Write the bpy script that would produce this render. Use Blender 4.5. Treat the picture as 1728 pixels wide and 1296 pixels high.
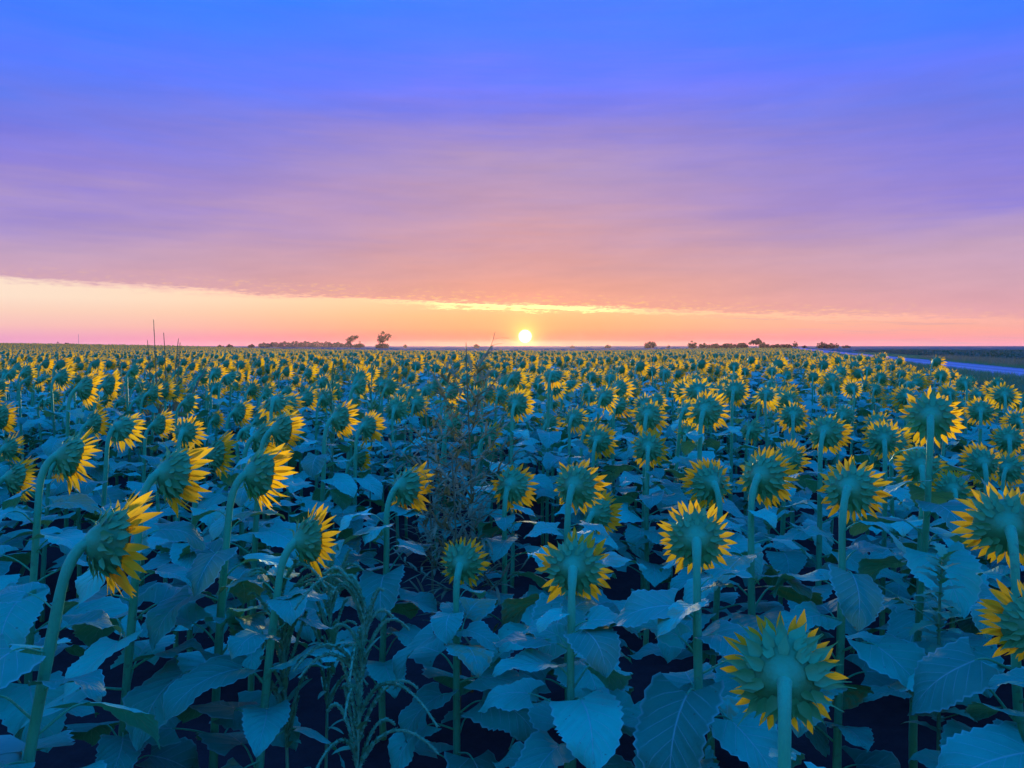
import bpy, math, random
import numpy as np
from mathutils import Vector, Matrix, Quaternion

for o in list(bpy.data.objects):
    bpy.data.objects.remove(o)
R = math.radians
SC = bpy.context.scene
COL = SC.collection

# ------------------------------------------------------------------ camera
CAM_Z, PITCH, FPX = 2.1, 2.81, 1305.0          # photograph is 1728 x 1296
cam_d = bpy.data.cameras.new('camera')
cam_d.sensor_width = 36.0
cam_d.lens = FPX / 1728 * 36.0
cam_d.clip_start = 0.05
cam_d.clip_end = 20000
cam = bpy.data.objects.new('camera', cam_d)
cam.location = (0, 0, CAM_Z)
cam.rotation_euler = (R(90 - PITCH), 0, 0)
COL.objects.link(cam)
SC.camera = cam

# ------------------------------------------------------------------ world: dawn sky
SUN_AZ, SUN_EL = 0.97, 0.72                     # degrees, where the sun's disc stands

def lin(c):
    out = []
    for v in c:
        v /= 255.0
        out.append(v / 12.92 if v <= 0.04045 else ((v + 0.055) / 1.055) ** 2.4)
    return tuple(out) + (1.0,)

class NT:
    """small helper around a node tree"""
    def __init__(self, tree):
        self.t = tree; self.n = tree.nodes; self.l = tree.links
    def node(self, typ, **kw):
        nd = self.n.new(typ)
        for k, v in kw.items():
            setattr(nd, k, v)
        return nd
    def put(self, sock, val):
        if isinstance(val, bpy.types.NodeSocket):
            self.l.new(val, sock)
        elif val is not None:
            sock.default_value = val
    def m(self, op, a, b=None, c=None, clamp=False):
        nd = self.node('ShaderNodeMath', operation=op, use_clamp=clamp)
        self.put(nd.inputs[0], a)
        if b is not None: self.put(nd.inputs[1], b)
        if c is not None: self.put(nd.inputs[2], c)
        return nd.outputs[0]
    def mix(self, fac, a, b, blend='MIX'):
        nd = self.node('ShaderNodeMix', data_type='RGBA', blend_type=blend)
        self.put(nd.inputs[0], fac); self.put(nd.inputs[6], a); self.put(nd.inputs[7], b)
        return nd.outputs[2]
    def step(self, v, a, b, lo=0.0, hi=1.0):
        nd = self.node('ShaderNodeMapRange', interpolation_type='SMOOTHSTEP')
        self.put(nd.inputs[0], v); self.put(nd.inputs[1], a); self.put(nd.inputs[2], b)
        self.put(nd.inputs[3], lo); self.put(nd.inputs[4], hi)
        return nd.outputs[0]
    def ramp(self, fac, stops):
        nd = self.node('ShaderNodeValToRGB')
        e = nd.color_ramp.elements
        while len(e) > 1: e.remove(e[-1])
        e[0].position = stops[0][0]; e[0].color = stops[0][1]
        for p, c in stops[1:]:
            x = e.new(p); x.color = c
        self.put(nd.inputs[0], fac)
        return nd.outputs[0]
    def noise(self, vec, scale, detail=3.0, rough=0.5):
        nd = self.node('ShaderNodeTexNoise')
        self.put(nd.inputs['Vector'], vec)
        nd.inputs['Scale'].default_value = scale
        nd.inputs['Detail'].default_value = detail
        nd.inputs['Roughness'].default_value = rough
        return nd.outputs[0]
    def xyz(self, x, y, z):
        nd = self.node('ShaderNodeCombineXYZ')
        self.put(nd.inputs[0], x); self.put(nd.inputs[1], y); self.put(nd.inputs[2], z)
        return nd.outputs[0]

world = bpy.data.worlds.new('World')
SC.world = world
world.use_nodes = True
world.node_tree.nodes.clear()
W = NT(world.node_tree)
tc = W.node('ShaderNodeTexCoord')
sp = W.node('ShaderNodeSeparateXYZ'); W.l.new(tc.outputs['Generated'], sp.inputs[0])
dx, dy, dz = sp.outputs
el = W.m('MULTIPLY', W.m('ARCSINE', dz), 57.2958)
az = W.m('MULTIPLY', W.m('ARCTAN2', dx, dy), 57.2958)
n_wide = W.noise(W.xyz(dx, dy, W.m('MULTIPLY', dz, 7.0)), 2.6, 5.0, 0.55)
n_fine = W.noise(W.xyz(W.m('MULTIPLY', dx, 1.0), dy, W.m('MULTIPLY', dz, 9.0)), 22.0, 5.0, 0.65)
n_rip = W.noise(W.xyz(W.m('MULTIPLY', dx, 1.0), dy, W.m('MULTIPLY', dz, 5.0)), 95.0, 4.0, 0.65)
n_wisp = W.noise(W.xyz(W.m('MULTIPLY', dx, 1.0), dy, W.m('MULTIPLY', W.m('ADD', dz, W.m('MULTIPLY', dx, 0.03)), 22.0)), 7.0, 5.0, 0.6)
e2 = W.m('ADD', el, W.m('MULTIPLY', W.m('MULTIPLY', W.m('SUBTRACT', n_wide, 0.5), 7.0), W.step(el, 3.0, 9.0)))
e2 = W.m('ADD', e2, W.m('MULTIPLY', W.m('MULTIPLY', W.m('SUBTRACT', n_wisp, 0.5), 2.2), W.step(el, 3.0, 9.0)))
# two profiles of the veiled upper sky, under the sun's azimuth and away from it
daz = W.m('SUBTRACT', az, SUN_AZ)
cen = W.m('EXPONENT', W.m('MULTIPLY', W.m('MULTIPLY', daz, daz), -1 / (2 * 17.0 ** 2)))
fu = W.m('DIVIDE', e2, 40.0, clamp=True)
def stops(lst, top): return [(e / top, lin(c)) for e, c in lst]
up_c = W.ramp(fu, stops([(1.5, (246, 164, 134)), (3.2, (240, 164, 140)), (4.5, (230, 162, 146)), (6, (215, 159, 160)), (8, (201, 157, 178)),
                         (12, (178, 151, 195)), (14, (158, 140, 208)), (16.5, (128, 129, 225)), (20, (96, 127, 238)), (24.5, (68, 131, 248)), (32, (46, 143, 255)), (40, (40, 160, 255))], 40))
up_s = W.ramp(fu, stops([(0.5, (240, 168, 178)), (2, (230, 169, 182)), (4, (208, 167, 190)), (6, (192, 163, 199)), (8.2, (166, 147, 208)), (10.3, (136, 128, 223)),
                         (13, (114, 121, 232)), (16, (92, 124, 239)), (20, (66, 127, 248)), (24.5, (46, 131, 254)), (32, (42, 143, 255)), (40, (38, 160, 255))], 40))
upper = W.mix(cen, up_s, up_c)
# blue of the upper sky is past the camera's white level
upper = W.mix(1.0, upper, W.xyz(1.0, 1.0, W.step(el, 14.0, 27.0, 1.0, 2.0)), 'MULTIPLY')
n_mot = W.noise(W.xyz(dx, dy, W.m('MULTIPLY', W.m('SUBTRACT', dz, W.m('MULTIPLY', dx, 0.04)), 6.0)), 8.0, 7.0, 0.6)
mv = W.m('ADD', 0.88, W.m('MULTIPLY', n_mot, 0.24))
upper = W.mix(1.0, upper, W.xyz(mv, mv, W.m('ADD', 0.9, W.m('MULTIPLY', n_mot, 0.20))), 'MULTIPLY')
# the clear strip under the cloud sheet
fl = W.m('DIVIDE', el, 6.0, clamp=True)
lo_c = W.ramp(fl, stops([(0, (255, 96, 92)), (.5, (255, 118, 98)), (1.3, (255, 165, 112)), (2.2, (255, 190, 128)), (3.2, (255, 208, 150)), (6, (255, 215, 170))], 6))
lo_s = W.ramp(fl, stops([(0, (226, 158, 208)), (.6, (236, 172, 204)), (1.3, (247, 196, 196)), (2.2, (251, 213, 198)), (3.1, (254, 229, 210)), (6, (254, 233, 214))], 6))
lo_s = W.mix(W.step(az, 8.0, 34.0), lo_s, W.ramp(fl, stops([(0, (240, 163, 192)), (.8, (252, 174, 170)), (1.8, (255, 184, 160)), (3.1, (245, 176, 165)), (6, (230, 170, 180))], 6)))
lower = W.mix(cen, lo_s, lo_c)
azc = W.m('MAXIMUM', W.m('MINIMUM', az, 45.0), -45.0)
edge = W.m('ADD', W.m('ADD', W.m('MULTIPLY', azc, -0.040), 2.85),
           W.m('ADD', W.m('ADD', W.m('MULTIPLY', W.m('SUBTRACT', n_fine, 0.5), 0.9), W.m('MULTIPLY', W.m('SUBTRACT', n_rip, 0.5), 0.8)), W.m('MULTIPLY', W.m('SUBTRACT', n_wisp, 0.5), 0.8)))
soft = W.step(az, -5.0, 30.0, 0.34, 0.8)
above = W.step(W.m('SUBTRACT', el, edge), W.m('MULTIPLY', soft, -1.0), soft)
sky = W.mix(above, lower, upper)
# gilded lower edge of the sheet, brightest over the sun
dE = W.m('SUBTRACT', W.m('SUBTRACT', el, edge), 0.05)
rim = W.m('EXPONENT', W.m('MULTIPLY', W.m('MULTIPLY', dE, dE), -1 / (2 * 0.13 ** 2)))
near = W.m('EXPONENT', W.m('MULTIPLY', W.m('MULTIPLY', daz, daz), -1 / (2 * 3.6 ** 2)))
rimk = W.m('MULTIPLY', rim, W.m('ADD', W.m('MULTIPLY', near, 2.4), W.m('MULTIPLY', cen, 0.35)))
sky = W.mix(1.0, sky, W.mix(rimk, (0, 0, 0, 1), (1.0, 0.62, 0.18, 1)), 'ADD')
# thin flecks above the edge
fleck = W.m('MULTIPLY', W.step(n_rip, 0.50, 0.68), W.m('MULTIPLY', W.step(dE, 0.0, 0.3), W.step(dE, 1.3, 0.4)))
sky = W.mix(W.m('MULTIPLY', fleck, W.m('ADD', W.m('MULTIPLY', cen, 0.55), 0.06)), sky, lin((255, 205, 130)))
wisp = W.m('MULTIPLY', W.step(n_wisp, 0.52, 0.70), W.m('MULTIPLY', W.step(dE, -0.1, -0.4), W.step(az, 10.0, 20.0)))
sky = W.mix(W.m('MULTIPLY', wisp, 0.45), sky, lin((214, 160, 175)))
# the sun and its aureole
sd = Vector((math.sin(R(SUN_AZ)) * math.cos(R(SUN_EL)), math.cos(R(SUN_AZ)) * math.cos(R(SUN_EL)), math.sin(R(SUN_EL))))
vd = W.node('ShaderNodeVectorMath', operation='DISTANCE')
W.l.new(tc.outputs['Generated'], vd.inputs[0]); vd.inputs[1].default_value = sd
dist = W.m('MULTIPLY', vd.outputs['Value'], 57.2958)
gl1 = W.m('EXPONENT', W.m('MULTIPLY', dist, -1 / 0.6))
gl2 = W.m('EXPONENT', W.m('MULTIPLY', dist, -1 / 3.0))
sky = W.mix(1.0, sky, W.mix(gl1, (0, 0, 0, 1), (1.8, 1.0, 0.12, 1)), 'ADD')
sky = W.mix(1.0, sky, W.mix(gl2, (0, 0, 0, 1), (0.25, 0.04, 0.0, 1)), 'ADD')
disc = W.step(dist, 0.54, 0.28)
sky = W.mix(disc, sky, (6.0, 5.2, 3.2, 1))
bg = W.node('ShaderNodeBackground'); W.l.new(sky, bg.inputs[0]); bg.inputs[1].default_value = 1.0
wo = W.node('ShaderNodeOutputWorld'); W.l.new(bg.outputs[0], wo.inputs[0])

# ------------------------------------------------------------------ sun
sun_d = bpy.data.lights.new('sun', 'SUN')
sun_d.energy = 5.0
sun_d.angle = R(6.0)
sun_d.color = (1.0, 0.76, 0.36)
sun = bpy.data.objects.new('sun', sun_d)
LAMP_EL = 3.5
sv = Vector((math.sin(R(SUN_AZ)) * math.cos(R(LAMP_EL)), math.cos(R(SUN_AZ)) * math.cos(R(LAMP_EL)), math.sin(R(LAMP_EL))))
sun.rotation_euler = (-sv).to_track_quat('-Z', 'Y').to_euler()
sun.location = (0, 50, 30)
COL.objects.link(sun)

SC.view_settings.view_transform = 'Standard'
SC.view_settings.look = 'None'
SC.view_settings.exposure = 0.0
SC.view_settings.gamma = 1.0
SC.cycles.max_bounces = 5
SC.cycles.diffuse_bounces = 1
SC.cycles.transparent_max_bounces = 4

# ------------------------------------------------------------------ helpers
def at(px, py, d):
    """photo pixel + depth along the optical axis -> world point"""
    a = (px - 864) / FPX; b = -(py - 648) / FPX
    p = R(PITCH)
    return Vector((a * d, d * (math.cos(p) + b * math.sin(p)), CAM_Z + d * (-math.sin(p) + b * math.cos(p))))

def sstep(a, b, x):
    t = np.clip((np.asarray(x, float) - a) / (b - a), 0, 1)
    return t * t * (3 - 2 * t)

def terrain(x, y):
    x = np.asarray(x, float); y = np.asarray(y, float)
    s = sstep(25, 190, y) * (1 - sstep(330, 800, y))
    h = s * (-0.78 + 1.89 * sstep(15, 140, -x) + 0.70 * sstep(12, 58, x))
    h = h + 0.06 * s * np.sin(x * 0.13 + 1.0) * np.sin(y * 0.07)
    far = sstep(700, 3500, y)
    return h + far * (1.6 + 0.8 * np.sin(x * 0.0021 + 0.6))

def th(x, y): return float(terrain(x, y))

ROW = R(19.0)
RU = np.array([math.sin(ROW), math.cos(ROW)])     # along the rows and the road
RV = np.array([math.cos(ROW), -math.sin(ROW)])    # across
EDGE_V, ROAD0, ROAD1, CROP_V = 3.2, 14.7, 21.3, 27.0

def mesh_obj(name, verts, faces, mat, parent=None, uvs=None, smooth=True, matrix=None, link=True):
    me = bpy.data.meshes.new(name)
    me.from_pydata([tuple(v) for v in verts], [], [tuple(f) for f in faces])
    if uvs is not None:
        lay = me.uv_layers.new(name='UVMap')
        idx = np.empty(len(me.loops), dtype=np.int32); me.loops.foreach_get('vertex_index', idx)
        lay.data.foreach_set('uv', np.asarray(uvs, dtype=np.float32)[idx].ravel())
    if smooth: me.shade_smooth()
    for m_ in (mat if isinstance(mat, (list, tuple)) else [mat]): me.materials.append(m_)
    if not link: return me
    return put(name, me, parent, matrix)

def put(name, me, parent=None, matrix=None):
    o = bpy.data.objects.new(name, me)
    COL.objects.link(o)
    if parent is not None: o.parent = parent
    if matrix is not None: o.matrix_local = matrix
    return o

def empty(name, loc):
    o = bpy.data.objects.new(name, None)
    o.empty_display_size = 0.1
    o.location = loc
    COL.objects.link(o)
    return o

def tag(o, label, cat, group=None, kind=None):
    if label: o['label'] = label
    if cat: o['category'] = cat
    if group: o['group'] = group
    if kind: o['kind'] = kind
    return o

def tube(pts, rad, sides=8, cap=True):
    pts = [Vector(p) for p in pts]
    n = len(pts); V = []; F = []
    ref = Vector((0.31, 0.87, 0.38)).normalized()
    for i, p in enumerate(pts):
        t = (pts[min(i + 1, n - 1)] - pts[max(i - 1, 0)]).normalized()
        a = t.cross(ref)
        if a.length < 1e-4: a = t.cross(Vector((1, 0, 0)))
        a.normalize(); b = t.cross(a)
        for k in range(sides):
            q = 2 * math.pi * k / sides
            V.append(p + (a * math.cos(q) + b * math.sin(q)) * rad[i])
    for i in range(n - 1):
        for k in range(sides):
            k2 = (k + 1) % sides
            F.append((i * sides + k, i * sides + k2, (i + 1) * sides + k2, (i + 1) * sides + k))
    if cap:
        F.append(tuple(range(sides))[::-1]); F.append(tuple((n - 1) * sides + k for k in range(sides)))
    return V, F

def bez(p0, p1, p2, p3, n):
    out = []
    for i in range(n + 1):
        t = i / n; u = 1 - t
        out.append(p0 * u ** 3 + p1 * 3 * u * u * t + p2 * 3 * u * t * t + p3 * t ** 3)
    return out

class Acc:
    """collects pieces (verts, faces, material slot) of one mesh"""
    def __init__(self): self.V = []; self.F = []; self.M = []
    def add(self, V, F, mi=0, mat=None):
        b = len(self.V)
        self.V += [(mat @ Vector(v)) if mat is not None else Vector(v) for v in V]
        self.F += [tuple(i + b for i in f) for f in F]
        self.M += [mi] * len(F)
    def mesh(self, name, mats, smooth=True):
        me = mesh_obj(name, self.V, self.F, mats, smooth=smooth, link=False)
        me.polygons.foreach_set('material_index', np.array(self.M, dtype=np.int32))
        return me

# ------------------------------------------------------------------ materials
def new_mat(name):
    m = bpy.data.materials.new(name); m.use_nodes = True
    m.node_tree.nodes.clear()
    return m, NT(m.node_tree)

def finish(T, shader, disp=None):
    o = T.node('ShaderNodeOutputMaterial'); T.l.new(shader, o.inputs[0])

def principled(T, col, rough=0.6, spec=0.4, normal=None, sheen=0.0):
    p = T.node('ShaderNodeBsdfPrincipled')
    T.put(p.inputs['Base Color'], col); T.put(p.inputs['Roughness'], rough)
    p.inputs['Specular IOR Level'].default_value = spec
    if sheen:
        p.inputs['Sheen Weight'].default_value = sheen
        p.inputs['Sheen Roughness'].default_value = 0.4
    if normal is not None: T.l.new(normal, p.inputs['Normal'])
    return p.outputs[0]

def bump(T, h, strength, dist=0.01):
    b = T.node('ShaderNodeBump'); b.inputs['Strength'].default_value = strength
    b.inputs['Distance'].default_value = dist
    T.l.new(h, b.inputs['Height']); return b.outputs[0]

def thin(T, front, trans_col, fac):
    tr = T.node('ShaderNodeBsdfTranslucent'); T.put(tr.inputs[0], trans_col)
    mx = T.node('ShaderNodeMixShader'); T.put(mx.inputs[0], fac)
    T.l.new(front, mx.inputs[1]); T.l.new(tr.outputs[0], mx.inputs[2])
    return mx.outputs[0]

def leafy(name, c1, c2, trans, tf=0.25, rough=0.55, spec=0.35, veins=False, scale=18.0, sheen=0.0, neck=None, streak=False):
    m, T = new_mat(name)
    geo = T.node('ShaderNodeNewGeometry'); oi = T.node('ShaderNodeObjectInfo')
    n = T.noise(geo.outputs['Position'], scale, 4.0, 0.6)
    f = T.m('ADD', T.m('MULTIPLY', n, 0.7), T.m('MULTIPLY', oi.outputs['Random'], 0.35), clamp=True)
    col = T.mix(f, c1, c2)
    if veins:                                   # leaf to leaf: deeper, paler, a few yellowing
        rnd = oi.outputs['Random']
        vf = T.m('ADD', 0.62, T.m('MULTIPLY', T.m('FRACT', T.m('MULTIPLY', rnd, 7.31)), 0.80))
        col = T.mix(1.0, col, T.xyz(vf, vf, vf), 'MULTIPLY')
        yel = T.m('MULTIPLY', T.step(T.m('FRACT', T.m('MULTIPLY', rnd, 13.7)), 0.90, 0.97), T.step(n, 0.40, 0.58))
        col = T.mix(T.m('MULTIPLY', yel, 0.6), col, (0.30, 0.34, 0.06, 1))
    nrm = None
    if neck:                                    # paler towards the neck, as the stalk runs into the head
        tcn = T.node('ShaderNodeTexCoord'); vl = T.node('ShaderNodeVectorMath', operation='LENGTH')
        T.l.new(tcn.outputs['Object'], vl.inputs[0])
        col = T.mix(T.step(T.m('ADD', vl.outputs['Value'], T.m('MULTIPLY', T.m('SUBTRACT', n, 0.5), 0.03)), 0.055, 0.010), col, neck)
        nrm = bump(T, T.noise(tcn.outputs['Object'], 70.0, 4.0, 0.6), 0.5, 0.006)
    if streak:                                  # ribs and scuffs running up the stalk
        mp = T.node('ShaderNodeMapping'); mp.inputs['Scale'].default_value = (1.0, 1.0, 0.04)
        T.l.new(geo.outputs['Position'], mp.inputs[0])
        st_ = T.noise(mp.outputs[0], 260.0, 3.0, 0.6)
        blot = T.step(T.noise(geo.outputs['Position'], 22.0, 4.0, 0.65), 0.56, 0.70)
        col = T.mix(T.m('MULTIPLY', blot, 0.45), T.mix(T.m('MULTIPLY', st_, 0.35), col, (0.02, 0.26, 0.12, 1)), (0.03, 0.20, 0.09, 1))
        nrm = bump(T, st_, 0.6, 0.004)
    if veins:
        tcd = T.node('ShaderNodeTexCoord'); s = T.node('ShaderNodeSeparateXYZ'); T.l.new(tcd.outputs['UV'], s.inputs[0])
        u = s.outputs[0]; v = T.m('ABSOLUTE', T.m('SUBTRACT', T.m('MULTIPLY', s.outputs[1], 2.0), 1.0))
        mid = T.step(v, T.m('SUBTRACT', 0.055, T.m('MULTIPLY', u, 0.03)), 0.0)
        ph = T.m('FRACT', T.m('MULTIPLY', T.m('SUBTRACT', u, T.m('MULTIPLY', T.m('POWER', v, 0.8), 0.30)), 7.0))
        tri = T.m('ABSOLUTE', T.m('SUBTRACT', ph, 0.5))
        side = T.m('MULTIPLY', T.step(tri, 0.075, 0.0), T.step(v, 1.0, 0.5))
        cell = T.noise(tcd.outputs['UV'], 26.0, 3.0, 0.6)
        vein = T.m('MAXIMUM', mid, T.m('MULTIPLY', side, 0.6))
        rimv = T.m('MULTIPLY', T.step(v, 0.90, 1.0), 0.45)
        col = T.mix(T.m('MAXIMUM', T.m('MULTIPLY', vein, 0.6), rimv), col, (0.22, 0.72, 0.46, 1))
        # small insect-eaten, browned spots
        sp_ = T.step(T.noise(geo.outputs['Position'], 42.0, 2.0, 0.5), 0.70, 0.76)
        col = T.mix(T.m('MULTIPLY', sp_, 0.6), col, (0.05, 0.04, 0.02, 1))
        h = T.m('ADD', T.m('MULTIPLY', vein, -0.8), T.m('ADD', T.m('MULTIPLY', T.m('COSINE', T.m('MULTIPLY', ph, 6.2832)), -0.35), T.m('MULTIPLY', cell, 0.7)))
        nrm = bump(T, h, 0.5, 0.006)
    sh = principled(T, col, rough, spec, nrm, sheen)
    finish(T, thin(T, sh, trans, tf))
    return m

M_LEAF = leafy('leaf_green', (0.007, 0.43, 0.19, 1), (0.016, 0.60, 0.29, 1), (0.14, 0.42, 0.05, 1), 0.15, 0.58, 0.2, veins=True)
M_STEM = leafy('stem_green', (0.02, 0.60, 0.19, 1), (0.05, 0.74, 0.25, 1), (0.2, 0.3, 0.05, 1), 0.04, 0.55, 0.25, scale=40, sheen=0.12, streak=True)
M_BRACT = leafy('bract_green', (0.025, 0.36, 0.08, 1), (0.055, 0.54, 0.14, 1), (0.12, 0.34, 0.05, 1), 0.09, 0.55, 0.35, scale=60)
M_RECEPT = leafy('receptacle_green', (0.02, 0.28, 0.07, 1), (0.05, 0.42, 0.10, 1), (0.2, 0.3, 0.03, 1), 0.03, 0.6, 0.3, scale=45, sheen=0.05, neck=(0.03, 0.60, 0.20, 1))
M_WEED = leafy('weed_green', (0.05, 0.42, 0.15, 1), (0.10, 0.58, 0.22, 1), (0.06, 0.32, 0.06, 1), 0.12, 0.6, 0.3, scale=60)
M_DRY = leafy('dry_weed', (0.14, 0.26, 0.09, 1), (0.28, 0.36, 0.15, 1), (0.26, 0.28, 0.08, 1), 0.16, 0.9, 0.03, scale=50)
M_CORN = leafy('tall_grass_blade', (0.04, 0.20, 0.11, 1), (0.09, 0.26, 0.14, 1), (0.25, 0.25, 0.06, 1), 0.25, 0.7, 0.2, scale=30)
M_TREE = leafy('tree_foliage', (0.035, 0.055, 0.03, 1), (0.06, 0.09, 0.045, 1), (0.1, 0.12, 0.03, 1), 0.2, 0.8, 0.2, scale=0.7)
M_GRASS = leafy('verge_grass', (0.02, 0.20, 0.10, 1), (0.05, 0.28, 0.14, 1), (0.08, 0.25, 0.05, 1), 0.25, 0.7, 0.25, scale=3.0)
M_TAN = leafy('dry_grass', (0.10, 0.20, 0.12, 1), (0.17, 0.26, 0.15, 1), (0.15, 0.2, 0.08, 1), 0.25, 0.8, 0.2, scale=3.0)
M_CROP = leafy('row_crop', (0.008, 0.12, 0.08, 1), (0.02, 0.19, 0.12, 1), (0.04, 0.16, 0.04, 1), 0.2, 0.7, 0.25, scale=3.0)

def petal_mat():
    m, T = new_mat('petal_yellow')
    tcd = T.node('ShaderNodeTexCoord'); s = T.node('ShaderNodeSeparateXYZ'); T.l.new(tcd.outputs['UV'], s.inputs[0])
    oi = T.node('ShaderNodeObjectInfo'); geo = T.node('ShaderNodeNewGeometry')
    f = T.m('ADD', T.m('MULTIPLY', oi.outputs['Random'], 0.45), T.m('MULTIPLY', T.noise(geo.outputs['Position'], 25.0, 2.0), 0.5), clamp=True)
    col = T.mix(f, (0.88, 0.50, 0.008, 1), (0.93, 0.68, 0.015, 1))
    col = T.mix(T.step(s.outputs[0], 0.35, 0.0, 0.0, 0.5), col, (0.75, 0.25, 0.005, 1))
    rib = T.m('ABSOLUTE', T.m('SUBTRACT', T.m('FRACT', T.m('MULTIPLY', s.outputs[1], 5.0)), 0.5))
    col = T.mix(T.step(rib, 0.12, 0.0, 0.0, 0.28), col, (0.62, 0.28, 0.005, 1))
    sh = principled(T, col, 0.6, 0.25, bump(T, rib, 0.5, 0.003))
    tcl = T.mix(f, (0.97, 0.55, 0.008, 1), (1.0, 0.74, 0.015, 1))
    finish(T, thin(T, sh, tcl, 0.5))
    return m
M_PETAL = petal_mat()

def plain(name, c1, c2, scale, rough=0.9, spec=0.2, bs=0.4, bd=0.02, detail=6):
    m, T = new_mat(name)
    geo = T.node('ShaderNodeNewGeometry')
    n = T.noise(geo.outputs['Position'], scale, detail, 0.65)
    finish(T, principled(T, T.mix(n, c1, c2), rough, spec, bump(T, n, bs, bd)))
    return m
M_DISC = plain('seed_disc_brown', (0.05, 0.025, 0.01, 1), (0.16, 0.09, 0.02, 1), 300)
M_BARK = plain('bark', (0.04, 0.03, 0.025, 1), (0.09, 0.07, 0.05, 1), 3)
def road_mat():
    m, T = new_mat('gravel_road')
    geo = T.node('ShaderNodeNewGeometry'); s = T.node('ShaderNodeSeparateXYZ'); T.l.new(geo.outputs['Position'], s.inputs[0])
    v = T.m('SUBTRACT', T.m('MULTIPLY', s.outputs[0], float(RV[0])), T.m('MULTIPLY', s.outputs[1], -float(RV[1])))
    n1 = T.noise(geo.outputs['Position'], 1.3, 10.0, 0.65); n2 = T.noise(geo.outputs['Position'], 0.12, 4.0, 0.6)
    col = T.mix(n1, (0.17, 0.21, 0.24, 1), (0.30, 0.35, 0.39, 1))
    off = T.m('ABSOLUTE', T.m('SUBTRACT', T.m('ABSOLUTE', T.m('SUBTRACT', T.m('ADD', v, T.m('MULTIPLY', n2, 0.8)), (ROAD0 + ROAD1) / 2 + .4)), 1.1))
    col = T.mix(T.step(off, 0.55, 0.1, 0.0, 0.5), col, (0.40, 0.45, 0.48, 1))
    col = T.mix(T.step(n2, 0.55, 0.7, 0.0, 0.4), col, (0.14, 0.18, 0.19, 1))
    finish(T, principled(T, col, 1.0, 0.0, bump(T, n1, 0.5, 0.03)))
    return m
M_ROAD = road_mat()
M_METAL = plain('galvanised_steel', (0.25, 0.25, 0.26, 1), (0.35, 0.35, 0.36, 1), 8, 0.5)

def ground_mat():
    m, T = new_mat('ground')
    geo = T.node('ShaderNodeNewGeometry'); s = T.node('ShaderNodeSeparateXYZ'); T.l.new(geo.outputs['Position'], s.inputs[0])
    v = T.m('SUBTRACT', T.m('MULTIPLY', s.outputs[0], float(RV[0])), T.m('MULTIPLY', s.outputs[1], -float(RV[1])))
    pos = geo.outputs['Position']
    n1 = T.noise(pos, 9.0, 8.0, 0.7); n2 = T.noise(pos, 0.35, 5.0, 0.6); n3 = T.noise(pos, 0.012, 4.0, 0.6)
    soil = T.mix(n1, (0.030, 0.022, 0.018, 1), (0.085, 0.062, 0.048, 1))
    grass = T.mix(n2, (0.03, 0.20, 0.11, 1), (0.06, 0.28, 0.15, 1))
    crop = T.mix(n3, (0.012, 0.11, 0.10, 1), (0.03, 0.16, 0.14, 1))
    col = T.mix(T.step(v, EDGE_V, EDGE_V + 0.6), soil, grass)
    col = T.mix(T.step(v, CROP_V - 0.5, CROP_V + 0.6), col, crop)
    col = T.mix(T.step(T.m('ADD', s.outputs[1], T.m('MULTIPLY', T.m('MINIMUM', s.outputs[0], 0.0), 0.25)), 188.0, 200.0), col, crop)
    finish(T, principled(T, col, 1.0, 0.0, bump(T, n1, 0.6, 0.04)))
    return m
M_GROUND = ground_mat()

# ------------------------------------------------------------------ ground, road
def axis(lim):
    a = [0.0]; st = 2.0
    while a[-1] < lim:
        a.append(a[-1] + st); st *= 1.045 if a[-1] < 400 else 1.25
    return a
ax = axis(9000); xs = np.array([-a for a in ax[:0:-1]] + ax); ys = np.array([-a for a in axis(200)[:0:-1]] + ax)
GX, GY = np.meshgrid(xs, ys, indexing='ij')
GZ = terrain(GX, GY)
vv = GX * RV[0] + GY * RV[1]
GZ = GZ - 0.35 * np.exp(-((vv - 10.5) / 1.6) ** 2)          # ditch between field and road
ny = len(ys)
V = np.stack([GX, GY, GZ], -1).reshape(-1, 3)
F = [(i * ny + j, (i + 1) * ny + j, (i + 1) * ny + j + 1, i * ny + j + 1) for i in range(len(xs) - 1) for j in range(ny - 1)]
g = mesh_obj('ground', V, F, M_GROUND); g['kind'] = 'structure'

rv = []; rf = []
prof = [(ROAD0 - 0.5, -0.02), (ROAD0, 0.06), (ROAD0 + 1.5, 0.10), ((ROAD0 + ROAD1) / 2, 0.13), (ROAD1 - 1.5, 0.10), (ROAD1, 0.06), (ROAD1 + 0.5, -0.02)]
us = np.concatenate([np.arange(-40, 320, 4.0), np.arange(320, 1500, 40.0)])
for u in us:
    for k, (v, z) in enumerate(prof):
        wv = v + 0.12 * math.sin(u * 0.35 + k * 2.1) * (1 if k in (0, 1, 5, 6) else 0)
        p = RU * u + RV * wv
        rv.append((p[0], p[1], th(p[0], p[1]) + z + 0.03))
for i in range(len(us) - 1):
    for k in range(6):
        a = i * 7 + k
        rf.append((a, a + 1, a + 8, a + 7))
r = mesh_obj('gravel_road', rv, rf, M_ROAD); r['kind'] = 'structure'

# ------------------------------------------------------------------ sunflower pieces (shared meshes)
rng = random.Random(7)

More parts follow.
